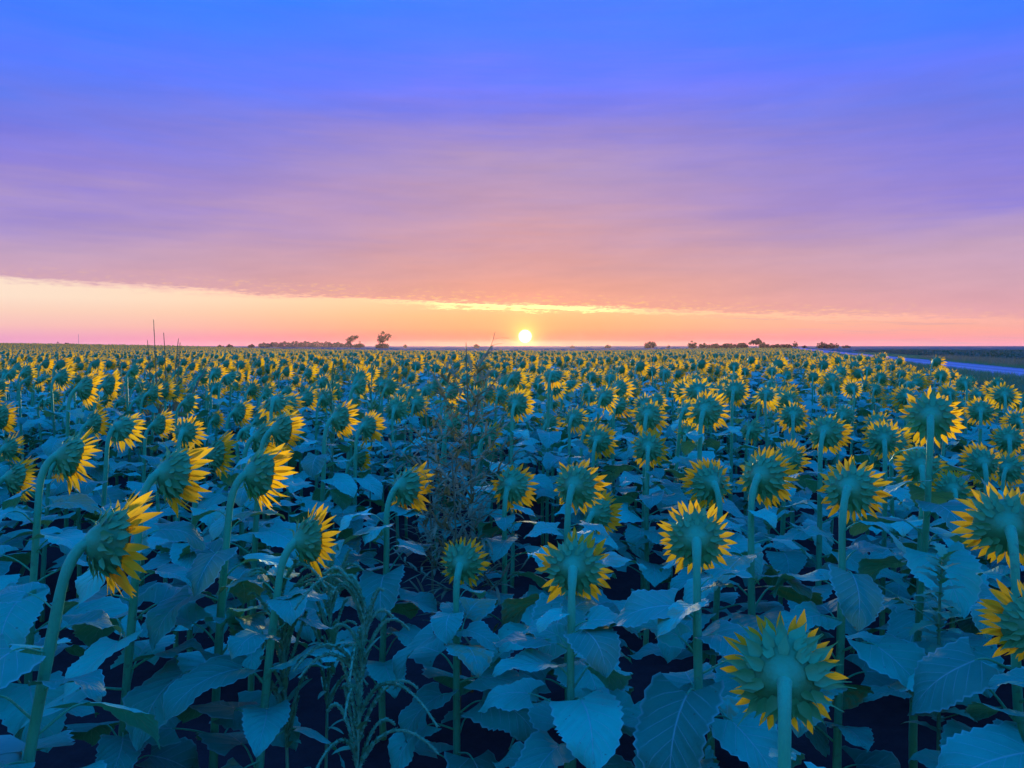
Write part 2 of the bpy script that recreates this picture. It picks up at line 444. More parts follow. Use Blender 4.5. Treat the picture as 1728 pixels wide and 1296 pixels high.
def leaf_geo(rng, rows=22, cols=6, stalk=True, rsides=6):
    """blade + stalk; origin at the stem node, +X outward, +Z up, blade about 0.24 m long"""
    L = rng.uniform(0.23, 0.34); Wd = L * rng.uniform(0.33, 0.43)
    sl = rng.uniform(0.09, 0.17); up = R(rng.uniform(20, 55))
    p0 = Vector((0, 0, 0)); p1 = Vector((math.cos(up), 0, math.sin(up))) * sl * 0.55
    tip = Vector((sl * 0.85, rng.uniform(-.02, .02), sl * math.sin(up) * 0.9))
    pitch0 = R(rng.uniform(-12, 22)); droop = R(rng.uniform(30, 75))
    roll = R(rng.uniform(-16, 16)); sweep = rng.uniform(-0.5, 0.5)
    fold = rng.uniform(0.10, 0.34); cup = rng.uniform(-0.25, 0.05); ph = rng.uniform(0, 6.28); wav = rng.uniform(0.008, 0.02)
    V = []; UV = []; F = []
    # midrib as an arc
    mid = []; ang = []; p = tip.copy(); hd = 0.0
    for i in range(rows + 1):
        t = i / rows
        a = pitch0 - droop * t ** 1.3
        mid.append(p.copy()); ang.append(a)
        stp = L / rows
        hd = sweep * t
        p = p + Vector((math.cos(a) * math.cos(hd), math.cos(a) * math.sin(hd), math.sin(a))) * stp
    wmax = max((1 - t) ** 0.75 * (t + 0.16) ** 0.42 for t in [k / 50 for k in range(51)])
    for i in range(rows + 1):
        t = i / rows; a = ang[i]; hd = sweep * t
        w = Wd * ((1 - t) ** 0.75 * (t + 0.16) ** 0.42) / wmax
        if t > 0.8: w *= 1 - 0.35 * (t - 0.8) / 0.2
        T_ = Vector((math.cos(a) * math.cos(hd), math.cos(a) * math.sin(hd), math.sin(a)))
        S_ = Vector((-math.sin(hd), math.cos(hd), 0)); N_ = T_.cross(S_)
        S_ = S_ * math.cos(roll) + N_ * math.sin(roll); N_ = T_.cross(S_)
        for k in range(cols + 1):
            s = -1 + 2 * k / cols
            ss = s * (1 + (0.05 * (1 if i % 2 else -1) if abs(s) > 0.99 and 0 < i < rows else 0))
            back = -0.20 * L * abs(s) ** 1.5 * max(0, 1 - t * 3.2) ** 1.5 + 0.045 * L * abs(s)
            z = fold * w * abs(s) + cup * w * s * s + wav * math.sin(t * 11 + ph + (2.0 if s > 0 else 0)) * s * s \
                + 0.0020 * math.sin((t - 0.3 * abs(s)) * 7 * 6.283) * abs(s)
            V.append(mid[i] + S_ * (ss * w) + T_ * back + N_ * z)
            UV.append((t, k / cols))
    c1 = cols + 1
    for i in range(rows):
        for k in range(cols):
            F.append((i * c1 + k, (i + 1) * c1 + k, (i + 1) * c1 + k + 1, i * c1 + k + 1))
    a0 = ang[0]
    sp_ = bez(p0, p1, tip - Vector((math.cos(a0), 0, math.sin(a0))) * sl * 0.3, tip + Vector((math.cos(a0), 0, math.sin(a0))) * 0.01, 7)
    SV, SF = tube(sp_, [0.0052 - 0.0022 * i / 7 for i in range(8)], rsides)
    return V, F, UV, SV, SF

def petal_geo(rng, nl=7, nw=4):
    """length along +X, width along Y, normal Z"""
    L = rng.uniform(0.082, 0.106); w = rng.uniform(0.0115, 0.0155); bend = rng.uniform(-0.35, 0.45); tw = rng.uniform(-0.5, 0.5); gr = rng.uniform(0.15, 0.5)
    V = []; UV = []; F = []
    side = rng.uniform(-0.12, 0.12)
    for i in range(nl + 1):
        t = i / nl
        ww = w * (0.34 + 0.66 * math.sin(math.pi * min(1, t * 0.80 + 0.18)) ) * (1 - t ** 5 * 0.93)
        cx = L * t; cz = bend * L * t * t * 0.5; cy = side * L * t * t
        q = tw * t
        for k in range(nw + 1):
            s = -1 + 2 * k / nw
            y = s * ww; z = gr * ww * (s * s) - gr * 0.4 * ww * math.cos(s * 6.28) * 0.4
            V.append(Vector((cx, cy + y * math.cos(q) - z * math.sin(q), cz + y * math.sin(q) + z * math.cos(q))))
            UV.append((t, k / nw))
    c1 = nw + 1
    for i in range(nl):
        for k in range(nw):
            F.append((i * c1 + k, (i + 1) * c1 + k, (i + 1) * c1 + k + 1, i * c1 + k + 1))
    return V, F, UV

def bract_geo(rng, nl=7, nw=4):
    L = rng.uniform(0.046, 0.074); w = rng.uniform(0.0095, 0.0140); bend = rng.uniform(-0.7, 0.15); curl = rng.uniform(-0.4, 2.0)
    V = []; UV = []; F = []
    side = rng.uniform(-0.15, 0.15)
    for i in range(nl + 1):
        t = i / nl
        ww = w * (0.75 + 0.35 * math.sin(math.pi * min(1, t * 1.6))) if t < 0.35 else w * 1.06 * ((1 - t) / 0.65) ** 1.5
        ww = max(ww, 0.0007)
        cx = L * t; cz = L * (bend * t * t * 0.35 + curl * max(0, t - 0.55) ** 2 * 1.4); cy = side * L * t * t
        for k in range(nw + 1):
            s = -1 + 2 * k / nw
            V.append(Vector((cx, cy + s * ww, cz + 0.28 * ww * s * s)))
            UV.append((t, k / nw))
    c1 = nw + 1
    for i in range(nl):
        for k in range(nw):
            F.append((i * c1 + k, (i + 1) * c1 + k, (i + 1) * c1 + k + 1, i * c1 + k + 1))
    return V, F, UV

def lathe(prof, sides, rng=None, wob=0.0):
    """prof: (radius, y); axis +Y"""
    V = []; F = []
    ph = rng.uniform(0, 6.28) if rng else 0
    for r_, y in prof:
        for k in range(sides):
            q = 2 * math.pi * k / sides
            rr = r_ * (1 + wob * math.sin(3 * q + ph) + wob * 0.7 * math.sin(5 * q + 2 * ph))
            V.append(Vector((rr * math.cos(q), y + wob * 0.04 * math.sin(4 * q + ph) * (r_ / 0.09), rr * math.sin(q))))
    for i in range(len(prof) - 1):
        for k in range(sides):
            k2 = (k + 1) % sides
            F.append((i * sides + k, (i + 1) * sides + k, (i + 1) * sides + k2, i * sides + k2))
    return V, F
BACK = [(0.001, -0.017), (0.016, -0.014), (0.031, -0.006), (0.041, 0.003), (0.052, 0.013), (0.070, 0.028), (0.083, 0.047), (0.089, 0.064), (0.085, 0.074)]
FRONT = [(0.086, 0.073), (0.078, 0.079), (0.05, 0.082), (0.02, 0.079), (0.002, 0.076)]

def ring_matrix(alpha, rad, y, beta, spin=0.0):
    """frame for a petal or bract on the rim; beta = lean toward +Y (the way the flower faces)"""
    rho = Vector((math.cos(alpha), 0, math.sin(alpha))); tau = Vector((-math.sin(alpha), 0, math.cos(alpha)))
    X = rho * math.cos(beta) + Vector((0, 1, 0)) * math.sin(beta)
    Z = X.cross(tau)
    if spin:
        tau2 = tau * math.cos(spin) + Z * math.sin(spin); Z = X.cross(tau2); tau = tau2
    p = rho * rad + Vector((0, y, 0))
    M = Matrix((X, tau, Z)).transposed().to_4x4(); M.translation = p
    return M

def petal_slots(rng, n, fwd, size=1.0, drop=0.0):
    out = []
    for k in range(n):
        if rng.random() < drop: continue
        a = 2 * math.pi * (k + rng.uniform(-0.3, 0.3)) / n
        lay = k % 2
        b = fwd + R(rng.gauss(0, 8)) + (0.14 if lay else -0.05)
        s = size * rng.uniform(0.78, 1.15)
        out.append((ring_matrix(a, 0.082, 0.068 - 0.007 * lay, b, rng.uniform(-0.5, 0.5)) @ Matrix.Scale(s, 4), rng.random()))
    return out

def bract_slots(rng, size=1.0):
    out = []
    for rad, y, n, b in ((0.050, 0.011, 9, 0.50), (0.066, 0.023, 15, 0.58), (0.080, 0.044, 18, 0.62)):
        off = rng.uniform(0, 6.28)
        for k in range(n):
            a = off + 2 * math.pi * (k + rng.uniform(-0.22, 0.22)) / n
            out.append((ring_matrix(a, rad, y - 0.001, b + rng.uniform(-0.40, 0.16), rng.uniform(-0.25, 0.25)) @ Matrix.Scale(size * rng.uniform(0.8, 1.15), 4), rng.random()))
    return out

LEAVES = []
for i in range(16):
    V, F, UV, SV, SF = leaf_geo(rng)
    LEAVES.append((mesh_obj('leaf', V, F, M_LEAF, uvs=UV, link=False), mesh_obj('leaf_stalk', SV, SF, M_STEM, link=False)))
LEAVES_B = []
for i in range(10):
    V, F, UV, SV, SF = leaf_geo(rng, 10, 4, rsides=4)
    a = Acc(); a.add(V, F, 0); a.add(SV, SF, 1)
    n0 = len(V)
    me = mesh_obj('leaf', a.V, a.F, [M_LEAF, M_STEM], uvs=UV + [(0, 0)] * len(SV), link=False)
    me.polygons.foreach_set('material_index', np.array(a.M, dtype=np.int32))
    LEAVES_B.append(me)
PETALS = [mesh_obj('petal', *petal_geo(rng)[:2], M_PETAL, uvs=None, link=False) for i in range(0)]
for i in range(10):
    V, F, UV = petal_geo(rng); PETALS.append(mesh_obj('petal', V, F, M_PETAL, uvs=UV, link=False))
BRACTS = []
for i in range(8):
    V, F, UV = bract_geo(rng); BRACTS.append(mesh_obj('bract', V, F, M_BRACT, uvs=UV, link=False))
HEADS = []
for i in range(4):
    V, F = lathe(BACK, 28, rng, 0.03); HEADS.append(mesh_obj('flower_head', V, F, M_RECEPT, link=False))
V, F = lathe(FRONT, 24); DISC_ME = mesh_obj('seed_disc', V, F, M_DISC, link=False)

# joined whorls for the flowers whose petals are too small to pick apart
WHORLS = []
for i in range(8):
    a = Acc(); uv = []
    fwd = R(rng.uniform(24, 44))
    for M, q in petal_slots(rng, 30, fwd, *((1.0, 0.05) if i < 6 else (0.7, 0.55))):
        V, F, UV = petal_geo(rng, 3, 2); a.add(V, F, 0, M); uv += UV
    b = Acc()
    for M, q in bract_slots(rng):
        V, F, UV = bract_geo(rng, 3, 2); b.add(V, F, 0, M)
    WHORLS.append((mesh_obj('petals', a.V, a.F, M_PETAL, uvs=uv, link=False), b.mesh('bracts', [M_BRACT])))
    WHORLS[-1][0].name = 'petals'

# ------------------------------------------------------------------ one sunflower
def head_basis(faz, nod):
    f = Vector((math.sin(faz) * math.cos(nod), math.cos(faz) * math.cos(nod), -math.sin(nod)))
    x = f.cross(Vector((0, 0, 1))).normalized(); z = x.cross(f)
    return f, Matrix((x, f, z)).transposed().to_4x4()

def stem_path(base, attach, f, s, lean, rng, n1=8, n2=7):
    fh = Vector((f.x, f.y, 0)).normalized()
    S = attach - fh * 0.085 * s - Vector((0, 0, 0.17 * s))
    wob = Vector((rng.uniform(-.03, .03), rng.uniform(-.03, .03), 0))
    up = Vector((lean.x, lean.y, 1)).normalized()
    hgt = S.z - base.z
    p = bez(base, base + Vector((0, 0, hgt * 0.35)) + wob, S - up * hgt * 0.35 - wob * 0.6, S, n1)
    q = bez(S, S + up * 0.105 * s, attach - f * 0.045 * s - Vector((0, 0, 0.018 * s)), attach + f * 0.012 + Vector((0, 0, 0.004)), n2)
    return p + q[1:], n1

def sunflower(C, faz, nod, s, tier, rng, label, group=None, lean=(0, 0), petals=(34, 0.95, 0.04, None), nleaf=11, leafk=1.0, xleaf=(), bractk=1.0):
    """C: centre of the flower head (world); faz: azimuth it faces; s: size"""
    f, B = head_basis(faz, nod)
    attach = C - f * 0.045 * s
    fh = Vector((f.x, f.y, 0)).normalized()
    bx = attach.x - fh.x * 0.085 * s - lean[0] * 1.0
    by = attach.y - fh.y * 0.085 * s - lean[1] * 1.0
    base = Vector((bx, by, th(bx, by)))
    root = empty('sunflower', base)
    tag(root, label, 'sunflower', group)
    A = attach - base
    lv = Vector((lean[0], lean[1], 0)) * 0.9
    path, n1 = stem_path(Vector((0, 0, -0.01)), A, f, s, lv, rng)
    n = len(path); k = 0.75 + 0.25 * s
    rad = []
    for i in range(n):
        if i <= n1: rad.append((0.0185 - 0.0040 * i / n1) * k)
        else:
            t = (i - n1) / (n - 1 - n1); rad.append((0.0145 + 0.008 * t ** 3) * k)
    rad = [r_ * rng.uniform(.93, 1.08) for r_ in rad]
    V, F = tube(path, rad, 10 if tier == 1 else 6)
    mesh_obj('stem', V, F, M_STEM, root)
    hm = Matrix.Translation(A) @ B @ Matrix.Rotation(rng.uniform(-0.3, 0.3), 4, 'Y') @ Matrix.Scale(s, 4)
    hd = put('flower_head', rng.choice(HEADS), root, hm)
    if tier == 1:
        put('seed_disc', DISC_ME, hd)
        fwd = petals[3] if petals[3] is not None else R(rng.uniform(24, 46))
        for M, q in petal_slots(rng, petals[0], fwd, petals[1], petals[2]):
            put('petal', PETALS[int(q * len(PETALS))], hd, M)
        for M, q in bract_slots(rng, bractk):
            put('bract', BRACTS[int(q * len(BRACTS))], hd, M)
    else:
        pm, bm = rng.choice(WHORLS)
        put('petals', pm, hd); put('bracts', bm, hd); put('seed_disc', DISC_ME, hd)
    # leaves up the stem, golden angle
    phi = rng.uniform(0, 6.28)
    P = path[:n1 + 1]; H = P[-1].z
    for i in range(nleaf):
        t = 0.22 + 0.77 * ((i + rng.uniform(-0.25, 0.25)) / max(1, nleaf - 1)) ** 0.85 if i else 0.22
        t = min(max(t, 0.12), 0.99)
        x = t * n1; a = min(int(x), n1 - 1); pt = P[a].lerp(P[a + 1], x - a)
        phi += 2.39996 + rng.uniform(-0.35, 0.35)
        sz = leafk * rng.uniform(0.85, 1.15) * (1.0 if t < 0.72 else 1.0 - 0.5 * (t - 0.72) / 0.27)
        if t < 0.3: sz *= 0.85
        M = Matrix.Translation(pt) @ Matrix.Rotation(phi, 4, 'Z') @ Matrix.Rotation(R(rng.uniform(-10, 14)), 4, 'Y') @ Matrix.Scale(sz, 4)
        if tier == 1:
            lm, sm = rng.choice(LEAVES)
            lo = put('leaf', lm, root, M); put('leaf_stalk', sm, lo)
        else:
            put('leaf', rng.choice(LEAVES_B), root, M)
    for t, az_, sz in xleaf:                     # leaves the photograph shows across or beside the head
        x = t * n1; a = min(int(x), n1 - 1); pt = P[a].lerp(P[a + 1], x - a)
        lm, sm = rng.choice(LEAVES)
        lo = put('leaf', lm, root, Matrix.Translation(pt) @ Matrix.Rotation(R(az_), 4, 'Z') @ Matrix.Scale(sz, 4)); put('leaf_stalk', sm, lo)
    return root

FACE = R(26)
G1 = 'sunflowers standing nearest the camera'
# px, py of the head's centre, width of the open flower in px, size factor, lean x, extra facing (deg), nod (deg), label, options
NEAR = [
 (182, 915, 176, 1.05, .22, 24, 16, 'large sunflower turned right at lower left, long thick leaning stem, spiky green bracts', {}),
 (518, 912, 116, 0.92, .13, 22, 8, 'sunflower turned right left of centre, round green back, beside the drooping pigweed', {'xleaf': ((.95, -15, .7), (.97, 170, .7))}),
 (290, 800, 128, 1.05, .10, 16, 18, 'big sunflower with hooked pale stem, between two other heads at left', {}),
 (435, 800, 118, 1.00, .10, 16, 14, 'sunflower with full yellow petals at right, directly above the round-backed head left of centre', {}),
 (118, 770, 108, 0.98, .08, 18, 18, 'sunflower drooping over long neck at far left, above the large leaning one', {}),
 (1695, 886, 146, 1.08, -.04, -8, 8, 'sunflower fringed with petals all round near the right edge, pale curved stem', {}),
 (1322, 1138, 205, 1.05, 0, -10, 14, 'closest sunflower at lower right, broad green spiky back with only short petals', {'petals': (28, .80, .12, R(30)), 'bractk': 1.22, 'leafk': .8, 'xleaf': ((.90, 205, .7), (.92, -20, .6))}),
 (1174, 908, 132, 1.00, -.02, -16, 10, 'sunflower with ragged petals in front, just left and above the closest green-backed head', {'xleaf': ((1.0, 0, .55), (.92, 185, .95))}),
 (968, 958, 128, 1.00, 0, -16, 14, 'sunflower on straight pale stem at centre front, tufts of petals left and right', {'petals': (30, .95, .3, R(35)), 'xleaf': ((1.0, 200, .4), (.97, -10, .75), (.9, 170, .8))}),
 (780, 950, 92, 0.85, 0, -14, 6, 'small round sunflower with short petals low in centre, left of the straight-stemmed pair', {'petals': (30, .75, .05, R(20))}),
 (972, 820, 100, 0.95, 0, -6, 10, 'upper sunflower of the stacked pair at centre, bracts spread like whiskers', {}),
 (1008, 866, 78, 0.9, .04, 14, 10, 'sunflower peeking out from under the stacked pair at centre, petals to the right', {}),
 (1288, 804, 106, 1.0, -.02, 14, 12, 'sunflower with thick petals on its right, overlapping a hooked-stem head', {}),
 (1198, 816, 90, 0.95, .03, -38, 12, 'sunflower with strongly hooked pale stem, petals showing on its left', {}),
 (1436, 826, 114, 1.0, 0, 14, 18, 'sunflower with a broad blue leaf crossing its back, right of centre', {'xleaf': ((1.0, -28, .62),)}),
 (1570, 704, 106, 1.05, .02, 4, 10, 'tallest sunflower at right, full ring of petals rising over the rows', {}),
 (1740, 1054, 152, .98, -.10, -32, 6, 'sunflower cut by the right edge, yellow petals pointing left', {}),
 (864, 820, 82, 0.95, 0, -4, 22, 'sunflower with drooping leaf over its back, right below the sun', {'xleaf': ((1.0, -15, .55),)}),
 (684, 822, 92, 1.0, .03, 16, 20, 'sunflower half hidden by an olive leaf, left of the feathery dry weed', {'xleaf': ((1.0, 40, .6), (.98, 190, .7), (.9, 200, .8))}),
 (1394, 730, 78, 1.0, 0, 12, 14, 'sunflower with straight pale stem and dense petals at right, behind the leaf-crossed head', {}),
 (1094, 756, 68, 0.95, 0, -14, 14, 'sunflower on a straight stem right of centre with petals mostly at left', {}),
 (1192, 694, 76, 1.05, 0, 4, 16, 'broad sunflower standing above its neighbours right of centre', {}),
 (1094, 702, 64, 1.0, 0, -4, 18, 'sunflower just above the left-petalled one right of centre', {}),
 (1010, 744, 60, 0.95, 0, 2, 14, 'sunflower crossed by a violet leaf right of the sun', {'xleaf': ((1.0, -22, .55),)}),
 (1554, 786, 84, 1.0, 0, -4, 8, 'sunflower directly below the tallest one at right', {}),
 (1490, 742, 70, 1.0, 0, -6, 8, 'sunflower left of the tallest one at right, straight pale stem', {}),
 (1657, 782, 72, 1.0, 0, -8, 10, 'sunflower ringed by short petals right of the tallest one', {}),
 (1655, 694, 52, 1.0, 0, 4, 10, 'small sunflower with petals at right, right of the tallest one', {}),
 (1240, 660, 52, 1.0, 0, 2, 14, 'sunflower on pale stem behind the broad one right of centre', {}),
 (1268, 726, 48, .95, 0, 10, 14, 'sunflower low between the broad one and the dense-petalled one', {}),
 (1338, 702, 56, 1.0, 0, -6, 14, 'sunflower partly behind the dense-petalled head at right', {}),
 (572, 706, 68, 1.0, .05, 16, 14, 'sunflower with curled stem and ring of petals left of centre', {}),
 (620, 720, 56, .95, .03, 14, 14, 'sunflower just right of the curl-stemmed one left of centre', {}),
 (474, 726, 84, 1.0, .08, 22, 12, 'sunflower with petals fanned right above a full-petalled head left of centre', {}),
 (440, 738, 70, .95, .06, 16, 14, 'sunflower tucked behind the fanned-petal head left of centre', {}),
 (364, 766, 76, .95, .06, 22, 8, 'sunflower facing away right between the big hooked head and the full-petalled head', {}),
 (402, 696, 50, 1.0, .06, 12, 16, 'hooked sunflower in the left rows above the head facing away right', {}),
 (318, 680, 48, 1.0, .05, 22, 14, 'sunflower in profile below the tall dry grass stalks, right one of a pair', {}),
 (268, 716, 54, .95, .05, 18, 8, 'sunflower with stubby petals at left, above the big hooked head', {}),
 (143, 656, 60, 1.05, .05, 18, 14, 'tall sunflower in profile at left, left one of a touching pair', {}),
 (184, 650, 52, 1.0, .04, 18, 10, 'tall sunflower in profile at left, right one of a touching pair', {}),
 (238, 676, 44, .95, .04, 18, 16, 'sunflower in the tight trio below the dry grass stalks, leftmost of three', {}),
 (258, 664, 44, .95, .04, 18, 10, 'sunflower in the tight trio below the dry grass stalks, middle of three', {}),
 (277, 658, 42, .95, .04, 18, 8, 'sunflower in the tight trio below the dry grass stalks, rightmost of three', {}),
 (158, 714, 56, .95, .04, 10, 4, 'sunflower at left with petals seen under a blue back, below the touching pair', {}),
 (148, 690, 46, .9, .03, -4, 4, 'small sunflower just under the touching pair of tall heads at left', {}),
 (26, 806, 80, 1.0, .06, 18, 16, 'sunflower at the left edge with drooping dark head and a curled neck', {}),
 (2, 704, 58, 1.0, 0, 10, 8, 'sunflower cut by the left edge, only yellow petals showing', {}),
 (872, 682, 56, 1.0, 0, -6, 10, 'sunflower ringed with petals on a pale stem under the sun', {}),
 (926, 714, 44, .95, 0, 8, 10, 'small sunflower with hooked stem, right of the petal-ringed one under the sun', {}),
 (826, 736, 50, .95, .05, 26, 14, 'sunflower with pale bent neck against the feathery dry weed', {}),
 (606, 772, 52, .9, .07, 26, 6, 'young sunflower with long bent neck left of the olive-leaf head', {}),
 (1606, 826, 74, 1.0, 0, -10, 8, 'sunflower behind the petal-fringed head near the right edge', {}),
 (1702, 742, 60, 1.0, 0, 4, 10, 'sunflower at the right edge above the petal-fringed head', {}),
 (1694, 668, 46, 1.05, 0, -4, 14, 'tall pale-stemmed sunflower at far right before the road', {}),
 (548, 672, 42, .95, .03, 4, 8, 'sunflower on a pale stem left of the curl-stemmed ring of petals', {}),
 (1044, 656, 46, 1.0, 0, 16, 14, 'sunflower with bright petals right of the sun in the middle rows', {}),
 (1330, 775, 66, .95, 0, 6, 4, 'sunflower half hidden behind the thick-petalled head right of centre', {}),
]
hx = []
for i, (px, py, wpx, s, lean, fe, nod, label, opt) in enumerate(NEAR):
    q = random.Random(100 + i)
    d = 0.292 * s * FPX / wpx
    C = at(px, py, d)
    tier = 1 if wpx >= 50 else 2
    kw = dict(opt)
    if px > 1100 and 'petals' not in kw: kw['petals'] = (38, 0.82, 0.08, R(q.uniform(20, 40)))
    sunflower(C, FACE + R(fe + q.uniform(-3, 3)), R(nod), s, tier, q, label, G1, (lean, q.uniform(-.04, .04)), nleaf=16 if wpx > 60 else 12, **kw)
    hx.append((C.x, C.y))
HX = np.array(hx)

# ------------------------------------------------------------------ rows of the field
q = random.Random(5)
pts = []
LIM_Y = 235
nv0, nv1 = int(-230 / .76), int(EDGE_V / .76)
npr = np.random.default_rng(11)
U, Vv = np.meshgrid(np.arange(-2, 330, 0.40), np.arange(nv0, nv1 + 1) * 0.76, indexing='ij')
U = U + npr.uniform(-.13, .13, U.shape); Vv = Vv + npr.uniform(-.16, .16, Vv.shape)
X = (U * RU[0] + Vv * RV[0]).ravel(); Y = (U * RU[1] + Vv * RV[1]).ravel()
fx = np.abs(X) / np.maximum(Y, 0.01)
keep = (Y > 0.6) & (fx < 0.80 + 1.6 / np.maximum(Y, .3)) & (Y < 188 - 0.25 * np.minimum(X, 0)) & (npr.random(X.shape) < 0.86)
keep &= ~((Y < 45) & (npr.random(X.shape) < 0.10))
X, Y = X[keep], Y[keep]
infr = np.abs(X) < 0.69 * Y + 0.25
dmin = np.sqrt(((X[:, None] - HX[None, :, 0]) ** 2 + (Y[:, None] - HX[None, :, 1]) ** 2).min(1)) if len(X) < 200000 else None
ok = np.where(Y < 9, dmin > 0.42, True) & ~(infr & (Y < 5.0)) & ~((np.abs(X) < 0.72 * Y + .6) & (Y < 1.6))
# keep the weedy gaps open
for (gx, gy, gr) in ((0.36, 4.3, 0.9), (-0.25, 5.2, 0.9), (0.2, 6.0, 0.7), (1.9, 3.2, 0.5)):
    ok &= (X - gx) ** 2 + (Y - gy) ** 2 > gr ** 2
X, Y, infr = X[ok], Y[ok], infr[ok]
order = np.argsort(np.where(infr, Y, 1e6))
N_IND = 300 - len(NEAR)
ind = order[:N_IND]
GB = 'sunflowers in the middle rows'
bands = [(-99, 55, 'at the left edge'), (55, 125, 'below the thin mast'), (125, 200, 'between mast and dry stalks'), (200, 330, 'around the dry grass stalks'), (330, 430, 'left of the wooded rise'), (430, 520, 'below the wooded rise'), (520, 620, 'below the smaller horizon tree'),
         (620, 740, 'below the large lone tree'), (740, 850, 'behind the feathery weed'), (850, 940, 'straight below the sun'), (940, 1060, 'just right of the sun'),
         (1060, 1180, 'below the first broad horizon trees'), (1180, 1320, 'below the right-hand tree belt'), (1320, 1440, 'below the rounded tree group'),
         (1440, 1520, 'below where the road starts'), (1520, 1600, 'left of the grass verge'), (1600, 1800, 'beside the grass verge at right')]
ymax = float(Y[ind].max())
for j, k in enumerate(ind):
    x, y = float(X[k]), float(Y[k])
    qq = random.Random(1000 + j)
    px = 864 + x / y * FPX
    where = [b for b in bands if px < b[1]][0][2] if px < 1800 else bands[-1][2]
    dist_w = 'nearer' if y < 7.0 else ('halfway' if y < 8.8 else 'farther')
    z = th(x, y) + min(max(qq.gauss(1.50, 0.14), 1.15), 1.80)
    s = qq.uniform(0.70, 1.10)
    turn = qq.gauss(0, 16)
    look = 'turned well to the right' if turn > 9 else ('facing straight away' if turn > -9 else 'showing petals at left')
    high = 'tall' if z > th(x, y) + 1.58 else ('low' if z < th(x, y) + 1.42 else 'middling')
    lab = '%s %s sunflower %s, rows %s' % (high, {'nearer': 'larger', 'halfway': 'medium-sized', 'farther': 'small'}[dist_w], look, where)
    sunflower(Vector((x, y, z)), FACE + R(turn), R(qq.uniform(0, 26) if qq.random() < .85 else qq.uniform(30, 60)), s, 2, qq, lab, GB + ' ' + where + ', ' + dist_w, (qq.uniform(-.06, .09), qq.uniform(-.05, .05)), nleaf=9)

# the rest of the field: one instanced object
def proto(seed, lod):
    qq = random.Random(seed)
    a = Acc()
    Hh = 1.5
    f, B = head_basis(R(qq.gauss(0, 14)), R(qq.uniform(2, 24)))
    C = Vector((0, 0, Hh)); att = C - f * 0.045
    base = Vector((att.x - f.x * .085 - qq.uniform(-.05, .05), att.y - f.y * .085, 0))
    path, n1 = stem_path(base, att, f, 1.0, Vector((0, 0, 0)), qq, 4 if lod == 0 else 2, 4 if lod == 0 else 2)
    V, F = tube(path, [0.014 - 0.002 * i / len(path) for i in range(len(path))], 6 if lod == 0 else 3, False)
    a.add(V, F, 0)
    HM = Matrix.Translation(att) @ B
    V, F = lathe(BACK[0::2] if lod == 0 else [BACK[0], BACK[3], BACK[5], BACK[7]], 14 if lod == 0 else 8); a.add(V, F, 1, HM)
    V, F = lathe([FRONT[0], FRONT[2], FRONT[4]], 10 if lod == 0 else 6); a.add(V, F, 4, HM)
    fwd = R(qq.uniform(32, 50))
    for M, r_ in petal_slots(qq, 26 if lod == 0 else 15, fwd, 1.0 if lod == 0 else 0.85):
        V, F, UV = petal_geo(qq, 3 if lod == 0 else 2, 2 if lod == 0 else 1)
        if lod: V = [Vector((v.x, v.y * 1.3, v.z)) for v in V]
        a.add(V, F, 2, HM @ M)
    if lod == 0:
        for M, r_ in bract_slots(qq)[::2]:
            V, F, UV = bract_geo(qq, 2, 2); a.add(V, F, 1, HM @ M)
    else:
        for M, r_ in bract_slots(qq)[::5]:
            V, F, UV = bract_geo(qq, 1, 1); V = [Vector((v.x, v.y * 1.3, v.z)) for v in V]; a.add(V, F, 1, HM @ M)
    phi = qq.uniform(0, 6)
    nl = 9 if lod == 0 else 6
    for i in range(nl):
        t = (0.30 if lod == 0 else 0.45) + (0.68 if lod == 0 else 0.53) * i / (nl - 1)
        x = t * n1; b_ = min(int(x), n1 - 1); pt = path[b_].lerp(path[b_ + 1], x - b_)
        phi += 2.4 + qq.uniform(-.3, .3)
        sz = qq.uniform(.9, 1.15) * (1 if t < .75 else 1 - .5 * (t - .75) / .25)
        V, F, UV, SV, SF = leaf_geo(qq, 6 if lod == 0 else 3, 4 if lod == 0 else 2, rsides=3)
        M = Matrix.Translation(pt) @ Matrix.Rotation(phi, 4, 'Z') @ Matrix.Scale(sz, 4)
        a.add(V, F, 3, M)
        if lod == 0: a.add(SV, SF, 0, M)
    me = a.mesh('sunflower_shape', [M_STEM, M_RECEPT, M_PETAL, M_LEAF, M_DISC])
    return me

